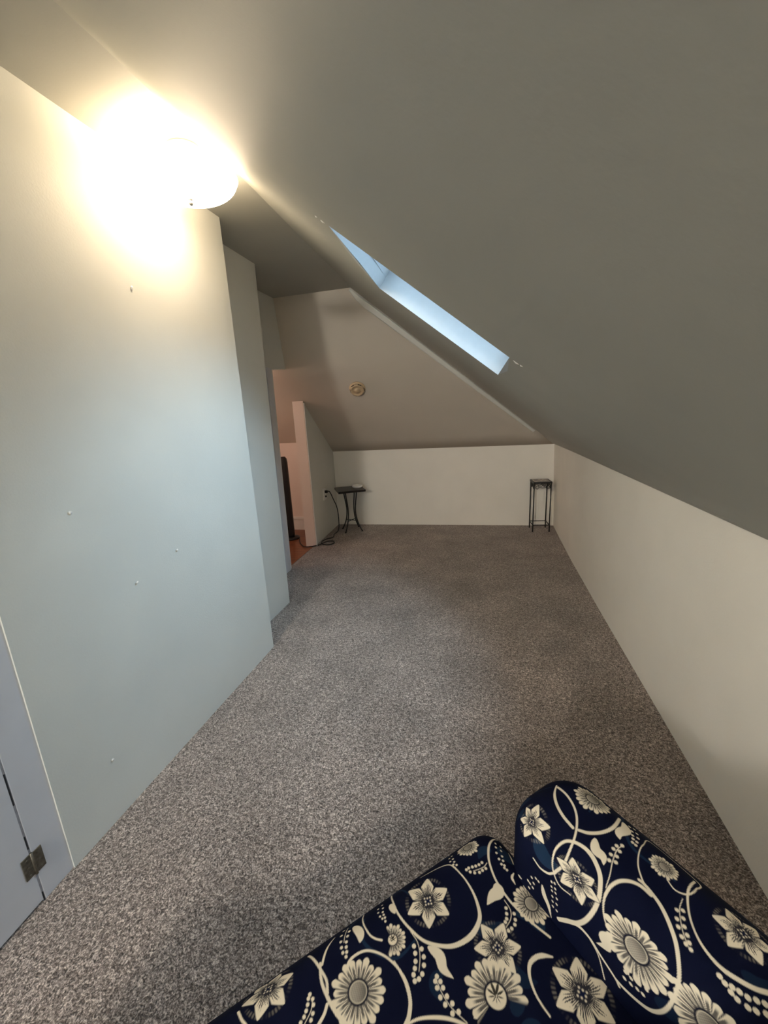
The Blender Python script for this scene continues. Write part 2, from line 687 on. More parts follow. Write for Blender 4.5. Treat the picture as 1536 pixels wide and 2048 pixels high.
# rear wall behind the camera; its unseen window is added as daylight fill
WX0, WX1, WZ0, WZ1 = -0.75, 0.25, 0.75, 1.75
bm = bmesh.new()
for (x0, x1, z0, z1) in ((-1.95, WX0, -.05, 2.56), (WX1, 1.05, -.05, 2.56), (WX0, WX1, -.05, WZ0), (WX0, WX1, WZ1, 2.56)):
    box(bm, x0, x1, -3.55, -3.45, z0, z1)
struct(obj('wall_rear', bm, PAINT))
w2 = struct(empty('fill_window', ((WX0 + WX1) / 2, -3.5, WZ0)))
bm = bmesh.new()
hx = (WX1 - WX0) / 2
hz = WZ1 - WZ0
for (x0, x1, z0, z1) in ((-hx, -hx + .05, 0, hz), (hx - .05, hx, 0, hz), (-hx + .05, hx - .05, 0, .05), (-hx + .05, hx - .05, hz - .05, hz), (-hx + .05, hx - .05, hz / 2 - .02, hz / 2 + .02)):
    box(bm, x0, x1, -.03, .03, z0, z1)
obj('window_frame', bm, TRIM, w2)
bm = bmesh.new()
box(bm, -hx + .04, hx - .04, -.004, .004, .04, hz - .04)
obj('pane', bm, GLASS, w2)
po = light('fill_window_portal', 'AREA', ((WX0 + WX1) / 2, -3.6, (WZ0 + WZ1) / 2), 1.0, (1, 1, 1), 1.0, (radians(90), 0, 0), 1.0)
po.rotation_euler = Vector((0, 1, 0)).to_track_quat('-Z', 'Z').to_euler()
po.data.cycles.is_portal = True

# closed door on the near left, its casing and hinge
d = struct(empty('door_1', (-1.40, 0.735, 0)), 'white painted door with a bronze hinge, near left', 'door')
bm = bmesh.new()
box(bm, 0.0, 0.026, -0.81, -0.003, 0.008, 2.03, 0.002)
obj('door_leaf', bm, DOORP, d)
bm = bmesh.new()
box(bm, 0.0, 0.0245, -0.004, 0.003, 0.0, 2.03)
obj('seam', bm, SEAM, d)
for z0_, z1_ in ((0.0, 0.035), (0.212, 0.262), (0.385, 0.50), (0.62, 0.66)):
    bm = bmesh.new()
    box(bm, 0.02, 0.0252, -0.0025, 0.0015, z0_, z1_)
    obj('open_crack', bm, GAP, d)
hg = None
bm = bmesh.new()
box(bm, 0.0255, 0.029, -0.030, -0.002, 0.118, 0.196, 0.001)
hg = obj('hinge', bm, BRASS, d)
hg['label'] = 'tarnished bronze hinge'
bm = bmesh.new()
box(bm, 0.0255, 0.029, 0.003, 0.031, 0.115, 0.193, 0.001)
obj('hinge_leaf', bm, BRASS, hg)
bm = bmesh.new()
tube(bm, [(0.029, 0.0, 0.114), (0.029, 0.0, 0.197)], 0.0042, 10)
obj('hinge_knuckle', bm, BRASS, hg, True)
bm = bmesh.new()
for z in (0.128, 0.156, 0.184):
    lathe(bm, [(0.0042, 0), (0.003, 0.0012), (0, 0.0014)], (0.029, -0.016, z), 10, (1, 0, 0))
    lathe(bm, [(0.0042, 0), (0.003, 0.0012), (0, 0.0014)], (0.029, 0.017, z - .003), 10, (1, 0, 0))
obj('hinge_screws', bm, BRASS, hg, True)
bm = bmesh.new()
box(bm, -1.40, -1.374, 0.738, 0.838, 0.0, 2.036, 0.002)
box(bm, -1.40, -1.374, -0.18, 0.838, 2.036, 2.136, 0.002)
struct(obj('trim_2', bm, DOORP), 'flat door casing beside the long left wall', 'trim')

# casing of the doorway in the far left wall
bm = bmesh.new()
hexa(bm, [(-1.826, 3.47, 0), (-1.808, 3.47, 0), (-1.808, 3.556, 0), (-1.826, 3.556, 0),
          (-1.826, 3.515, 1.90), (-1.808, 3.515, 1.90), (-1.808, 3.601, 1.90), (-1.826, 3.601, 1.90)])
struct(obj('trim_3', bm, DOORP), 'white casing on the near side of the doorway', 'trim')
bm = bmesh.new()
hexa(bm, [(-1.940, 3.577, 0), (-1.818, 3.577, 0), (-1.818, 3.592, 0), (-1.940, 3.592, 0),
          (-1.940, 3.622, 1.895), (-1.818, 3.622, 1.895), (-1.818, 3.637, 1.895), (-1.940, 3.637, 1.895)])
struct(obj('trim_4', bm, TRIM), 'thin door stop on the near jamb of the doorway', 'trim')
bm = bmesh.new()
hexa(bm, [(-1.826, 3.556, 0), (-1.8235, 3.556, 0), (-1.8235, 3.577, 0), (-1.826, 3.577, 0),
          (-1.826, 3.601, 1.90), (-1.8235, 3.601, 1.90), (-1.8235, 3.622, 1.90), (-1.826, 3.622, 1.90)])
struct(obj('trim_8', bm, GAP), 'dark joint between casing and door stop of the doorway', 'trim')
bm = bmesh.new()
box(bm, -1.822, -1.812, 4.272, 4.292, 0.0, 1.60, 0.002)
struct(obj('trim_5', bm, TRIM), 'narrow white edge strip on the far jamb of the doorway', 'trim')
bm = bmesh.new()
box(bm, -1.945, -1.823, 4.270, 4.290, -.004, 1.622)
struct(obj('trim_6', bm, PINK), 'pale far jamb of the doorway', 'trim')
bm = bmesh.new()
box(bm, -1.875, -1.855, 3.59, 4.27, -.004, 0.004)
struct(obj('trim_7', bm, WOOD), 'threshold strip where carpet meets wood', 'trim')

# what shows of the next room
bm = bmesh.new()
hexa(bm, [(-3.70, 4.945, -.06), (-1.945, 4.945, -.06), (-1.945, 5.14, -.06), (-3.70, 5.14, -.06),
          (-3.70, 4.945, 1.138), (-1.945, 4.945, 1.138), (-1.945, 5.14, 1.0), (-3.70, 5.14, 1.0)])
struct(obj('wall_hall', bm, PINK), 'warm low wall of the next room', 'wall')
bm = bmesh.new()
box(bm, -3.70, -1.945, 4.927, 4.945, -.004, 0.135, 0.003)
box(bm, -3.70, -1.945, 4.920, 4.945, 0.135, 0.172, 0.006)
struct(obj('baseboard_hall', bm, TRIM), 'moulded white baseboard in the next room', 'baseboard')
bm = bmesh.new()
box(bm, -3.75, -3.70, 2.80, 5.2, -.06, 2.56)
box(bm, -3.70, -1.95, 2.80, 2.94, -.06, 2.56)
struct(obj('wall_hall_side', bm, PINK))
light('unseen_hall_light', 'POINT', (-3.10, 3.45, 1.7), HALL_W, (1.0, 0.76, 0.62), 0.12)  # warm light for the next room, unseen source without fixture, below ceiling height

light('rear_fill_light', 'POINT', (-1.10, -2.95, 2.40), REAR_W, (1.0, 0.95, 0.86), 0.15)  # unseen fill added behind the camera to brighten the right and back walls


def chips(parent, name, spots, nv, rmax):
    nv = Vector(nv)
    for c, r in spots:
        bm = bmesh.new()
        k = 9
        a_ = nv.orthogonal().normalized()
        b_ = nv.cross(a_).normalized()
        ring_ = []
        for i in range(k):
            rr = r * random.uniform(.55, 1.25)
            ring_.append(bm.verts.new(Vector(c) + nv * .0006 + (a_ * cos(i * 2 * pi / k) + b_ * sin(i * 2 * pi / k)) * rr))
        top_ = bm.verts.new(Vector(c) + nv * .004)
        for i in range(k):
            bm.faces.new((ring_[i], ring_[(i + 1) % k], top_))
        bm.faces.new(ring_[::-1])
        obj(name, bm, MARK, parent)


wl_ = bpy.data.objects['wall_left']


def left_x(y, z):
    t_ = (y - 0.836) / 1.404
    return -1.368 + t_ * (0.042 + (0.028 - 0.042) * z / ZC) + 0.0015


chips(wl_, 'plaster_chip', [((left_x(y, z), y, z), r) for y, z, r in
      ((1.110, 1.210, .008), (1.047, 0.250, .007), (1.315, 0.864, .006), (1.568, 2.017, .009), (1.558, 0.918, .006))], (1, 0, 0), .01)
chips(bpy.data.objects['ceiling_right'], 'plaster_patch',
      [(slope(s_, y_) - nrm * .001, r) for s_, y_, r in ((s_hi + .008, SY0 - .010, .010), (s_hi + .018, SY0 - .016, .006), (s_lo - .012, SY0 - .008, .012), (s_lo - .02, SY0 - .02, .007))], -nrm, .02)


# ================================================================== things
# ---- ceiling lamp
lx, ly = -1.125, 1.705
t = tag(empty('ceiling_lamp', (lx, ly, ZC)), 'lit frosted glass bowl lamp under the flat strip of ceiling', 'lamp')
bm = bmesh.new()
lathe(bm, [(0.0, 0.0), (0.062, 0.0), (0.066, -0.010), (0.060, -0.022), (0.030, -0.028), (0.0, -0.028)])
obj('canopy', bm, NICKEL, t, True)
bm = bmesh.new()
tube(bm, [(0, 0, -0.026), (0, 0, -0.176)], 0.006, 12)
obj('stem', bm, NICKEL, t, True)
bm = bmesh.new()
out_ = []
for k in range(15):
    a = k / 14 * pi / 2
    out_.append((0.186 * sin(a) ** 0.85, -0.100 - 0.072 * cos(a) ** 1.1))
inn = [(r * 0.975, h + 0.004) for r, h in out_][::-1]
lathe(bm, out_ + [(0.190, -0.098), (0.186, -0.095)] + inn, seg=64)
obj('glass_bowl', bm, GLOW, t, True)
bm = bmesh.new()
lathe(bm, [(0.0, -0.168), (0.009, -0.170), (0.012, -0.175), (0.007, -0.179), (0.0075, -0.183), (0.009, -0.188), (0.006, -0.195), (0.0, -0.197)], seg=20)
obj('finial', bm, NICKEL, t, True)
for sx in (-1, 1):
    bm = bmesh.new()
    tube(bm, [(0, 0.008 * sx, -0.06), (0, 0.03 * sx, -0.062), (0, 0.045 * sx, -0.064)], 0.013, 12)
    obj('bulb_socket', bm, NICKEL, t, True)
b_ = light('lamp_bulb', 'POINT', (lx, ly - 0.02, ZC - 0.075), LAMP_BULB, (1.0, 0.80, 0.53), 0.035)

# ---- smoke detector on the far slope
def on_far(u, v):
    p = far_slope(u, v)
    n = (far_slope(u + .02, v) - p).cross(far_slope(u, v + .02) - p).normalized()
    if n.z > 0:
        n = -n
    return p, n


DU, DV = 0.4, 0.4   # replaced below
best = 1e9
for iu in range(0, 60):
    for iv in range(20, 60):
        p = far_slope(iu / 80, iv / 80)
        q = p - Vector((-1.272, 4.498, 1.730))
        dr = Vector((-1.272, 4.498, 0.230)).normalized()
        dd = (q - dr * q.dot(dr)).length
        if dd < best:
            best, DU, DV = dd, iu / 80, iv / 80
p, n = on_far(DU, DV)
t = tag(empty('smoke_detector', p), 'small round ivory smoke detector on the far sloping ceiling', 'smoke detector')
bm = bmesh.new()
lathe(bm, [(0, 0.0), (0.082, 0.0), (0.084, 0.008), (0.080, 0.016), (0.0, 0.016)], axis=n, seg=40)
obj('base', bm, PLASTIC, t, True)
bm = bmesh.new()
lathe(bm, [(0.066, 0.014), (0.072, 0.024), (0.070, 0.040), (0.058, 0.046), (0.056, 0.040), (0.030, 0.040), (0.027, 0.047), (0.0, 0.048)], axis=n, seg=40)
obj('cover', bm, PLASTIC, t, True)
M = Vector((0, 0, 1)).rotation_difference(n).to_matrix()
for k in range(6):
    bm = bmesh.new()
    a = k * pi / 3 + 0.3
    c0 = M @ Vector((0.0715 * cos(a), 0.0715 * sin(a), 0.033))
    tv = M @ Vector((-sin(a), cos(a), 0))
    up = M @ Vector((0, 0, 1))
    rv = M @ Vector((cos(a), sin(a), 0))
    hexa(bm, [c0 + tv * i * .018 + rv * j * .0022 + up * k2 * .004 for k2 in (-1, 1) for i, j in ((-1, -1), (1, -1), (1, 1), (-1, 1))])
    obj('vent_slot', bm, GAP, t)
bm = bmesh.new()
lathe(bm, [(0, 0.05), (0.006, 0.05), (0.006, 0.04)], M @ Vector((0.042, 0.01, 0)), 12, n)
obj('test_button', bm, PLASTIC, t, True)

# ---- little square side table at the back left
tx, ty = -1.590, 4.945
t = tag(empty('side_table', (tx, ty, 0), radians(28)), 'small black iron side table with square dark top, back left corner', 'table')
TH = 0.545
bm = bmesh.new()
box(bm, -0.170, 0.170, -0.170, 0.170, TH - 0.026, TH, 0.004)
obj('tabletop', bm, TILE, t)
bm = bmesh.new()
tube(bm, [(0.092 * cos(a), 0.092 * sin(a), TH - 0.034) for a in [k * pi / 12 for k in range(24)]], 0.006, 8, True)
obj('ring', bm, IRON, t, True)
LEGP = [(0.102, TH - 0.028), (0.090, 0.44), (0.072, 0.34), (0.066, 0.26), (0.074, 0.18), (0.098, 0.10), (0.130, 0.04), (0.150, 0.004)]
for k in range(4):
    a = pi / 4 + k * pi / 2
    bm = bmesh.new()
    tube(bm, spline([(r * cos(a), r * sin(a), z) for r, z in LEGP], 6), 0.0078, 8)
    lg = obj('leg', bm, IRON, t, True)
    bm = bmesh.new()
    lathe(bm, [(0, 0), (0.0105, 0), (0.0105, 0.012), (0.006, 0.016), (0, 0.016)], (0.151 * cos(a), 0.151 * sin(a), 0), 12)
    obj('foot_cap', bm, BLACKP, lg, True)
bm = bmesh.new()
for a in (pi / 4, 3 * pi / 4):
    r = 0.084
    tube(bm, [(r * cos(a), r * sin(a), 0.135), (-r * cos(a), -r * sin(a), 0.135)], 0.005, 8)
obj('cross_brace', bm, IRON, t, True)

# shallow white dish on it
bm = bmesh.new()
lathe(bm, [(0, 0.0), (0.050, 0.0), (0.062, 0.006), (0.070, 0.030), (0.066, 0.034), (0.062, 0.028), (0.054, 0.010), (0, 0.008)], (0, 0, 0), 40)
o = obj('dish', bm, CERAM, None, True)
o.location = (tx + 0.085, ty + 0.055, TH)
tag(o, 'shallow round white dish on the small iron side table', 'dish')

# ---- slim plant stand at the back right
px, py = 0.706, 5.065
t = tag(empty('plant_stand', (px, py, 0), radians(5)), 'tall slim black iron plant stand with tiled top, back right corner', 'plant stand')
PH, hw = 0.600, 0.093
for sx in (-1, 1):
    for sy in (-1, 1):
        bm = bmesh.new()
        tube(bm, [(sx * hw, sy * hw, 0.002), (sx * hw, sy * hw, PH - 0.002)], 0.0072, 8)
        obj('leg', bm, IRON, t, True)
bm = bmesh.new()
e = hw + 0.010
box(bm, -e, e, -e, -e + .014, PH - 0.022, PH, .002)
box(bm, -e, e, e - .014, e, PH - 0.022, PH, .002)
box(bm, -e, -e + .014, -e + .014, e - .014, PH - 0.022, PH, .002)
box(bm, e - .014, e, -e + .014, e - .014, PH - 0.022, PH, .002)
box(bm, -e + .01, e - .01, -e + .01, e - .01, PH - 0.020, PH - 0.012)
obj('top_frame', bm, IRON, t)
m, nt, bs = nodes_of('mottled_stone_tile')
g = N(nt, 'ShaderNodeTexCoord')
v = noise(nt, g.outputs['Object'], 16.0, 3.0, 0.55, 1.5)
nt.links.new(ramp(nt, v, [(0.40, (0.05, 0.035, 0.025)), (0.50, (0.24, 0.17, 0.12)), (0.58, (0.55, 0.48, 0.40))]), bs.inputs['Base Color'])
bs.inputs['Roughness'].default_value = 0.3
bm = bmesh.new()
box(bm, -e + .015, e - .015, -e + .015, e - .015, PH - 0.013, PH - 0.003, .001)
obj('tile', bm, m, t)
bm = bmesh.new()
z = 0.086
c4 = [(-hw, -hw, z), (hw, -hw, z), (hw, hw, z), (-hw, hw, z)]
for k in range(4):
    tube(bm, [c4[k], c4[(k + 1) % 4]], 0.0052, 8)
obj('lower_rail', bm, IRON, t, True)


def scroll(face):
    bm = bmesh.new()

    def P(x, z):
        return {0: (x, -hw, z), 1: (hw, x, z), 2: (x, hw, z), 3: (-hw, x, z)}[face]
    zt = PH - 0.022
    for sgn in (-1, 1):
        pts = []
        for k in range(34):
            a = k / 33 * 3.4 * pi
            r = 0.026 * (1 - k / 33 * 0.72)
            pts.append(P(sgn * (0.060 + r * cos(a + pi * .5)), zt - 0.042 + r * sin(a + pi * .5)))
        tube(bm, pts, 0.0032, 6)
        pts = []
        for k in range(24):
            a = k / 23 * 2.4 * pi
            r = 0.017 * (1 - k / 23 * 0.65)
            pts.append(P(sgn * (0.020 + r * cos(a + pi * .5)), zt - 0.018 - 0.002 + r * sin(a + pi * .5)))
        tube(bm, pts, 0.0028, 6)
    tube(bm, [P(x, zt - 0.050 + 9.0 * x * x) for x in [-.045 + .09 * k / 12 for k in range(13)]], 0.0032, 6)
    return bm


for f in range(4):
    obj('scrollwork', scroll(f), IRON, t, True)

# ---- outlet on the short wall, plug and cord
oy, oz = 4.700, 0.525
ox = -1.838
t = tag(empty('wall_outlet', (ox, oy, oz)), 'white double wall outlet on the short wall beside the doorway', 'outlet')
bm = bmesh.new()
box(bm, -.008, 0.008, -0.042, 0.042, -0.072, 0.072, .003)
obj('cover_plate', bm, OUTW, t)
for dz in (-0.030, 0.030):
    bm = bmesh.new()
    box(bm, 0.006, 0.0105, -0.019, 0.019, dz - 0.018, dz + 0.018, .002)
    s_ = obj('socket', bm, OUTW, t)
    bm = bmesh.new()
    for dy in (-.007, .007):
        box(bm, 0.010, 0.0112, dy - .0015, dy + .0015, dz - .005, dz + .009)
    box(bm, 0.010, 0.0112, -.003, .003, dz - .014, dz - .008)
    obj('slots', bm, GAP, s_)

t = tag(empty('power_cord', (-1.828, oy, oz + .03)), 'black power cord from the wall outlet, looping on the carpet into the doorway', 'cord')
org = Vector(t.location)
bm = bmesh.new()
box(bm, 0.0, 0.034, -0.016, 0.016, -0.016, 0.016, .006)
obj('plug', bm, BLACKP, t)
bm = bmesh.new()
box(bm, 0.0, 0.016, -0.009, 0.009, -0.068, -0.046, .004)
obj('plug_stub', bm, BLACKP, t)
CORD = [(-1.802, 4.70, .555), (-1.775, 4.72, .55), (-1.765, 4.80, .44), (-1.752, 4.87, .32), (-1.750, 4.90, .18),
        (-1.752, 4.89, .05), (-1.756, 4.84, .010), (-1.76, 4.72, .008), (-1.735, 4.60, .008), (-1.79, 4.52, .008), (-1.812, 4.43, .008),
        (-1.77, 4.33, .008), (-1.685, 4.32, .008), (-1.645, 4.38, .008), (-1.68, 4.44, .012), (-1.745, 4.40, .016), (-1.80, 4.30, .010),
        (-1.87, 4.235, .010), (-1.96, 4.24, .006), (-2.06, 4.36, .006), (-2.13, 4.50, .02)]
bm = bmesh.new()
tube(bm, [Vector(q) - org for q in spline(CORD, 8)], 0.0058, 8)
obj('cable', bm, BLACKP, t, True)

# ---- tall black appliance in the next room
t = tag(empty('tower_fan', (-2.262, 4.555, -.004), radians(20)), 'tall narrow black tower appliance on the wood floor inside the doorway', 'appliance')
bm = bmesh.new()
prof = [(0.0, 0.0), (0.098, 0.0), (0.103, 0.008), (0.098, 0.020), (0.05, 0.030), (0.0, 0.032)]
lathe(bm, prof, seg=40)
obj('foot', bm, BLACKP, t, True)
bm = bmesh.new()
sec = []
zs = [0.028, 0.06, 0.2, 0.5, 0.8, 0.94, 0.99, 1.012]
sc_ = [0.9, 1, 1, 1, 1, 1, 0.86, 0.5]
for z, k in zip(zs, sc_):
    sec.append([bm.verts.new((0.046 * k * (abs(cos(a)) ** .7) * (1 if cos(a) > 0 else -1), 0.060 * k * (abs(sin(a)) ** .7) * (1 if sin(a) > 0 else -1), z))
                for a in [q * pi / 12 for q in range(24)]])
for A_, B_ in zip(sec, sec[1:]):
    for k in range(24):
        bm.faces.new((A_[k], A_[(k + 1) % 24], B_[(k + 1) % 24], B_[k]))
bm.faces.new(sec[0][::-1])
bm.faces.new(sec[-1])
obj('body', bm, BLACKP, t, True)

# ---- small marks left on the paint
def spot(name, label, c, ax, r):
    bm = bmesh.new()
    lathe(bm, [(r, -0.001), (r * 0.7, 0.0015), (0, 0.002)], (0, 0, 0), 9, ax)
    o = obj(name, bm, MARK, None, True)
    o.location = c
    struct(o, label, 'wall mark')
    return o


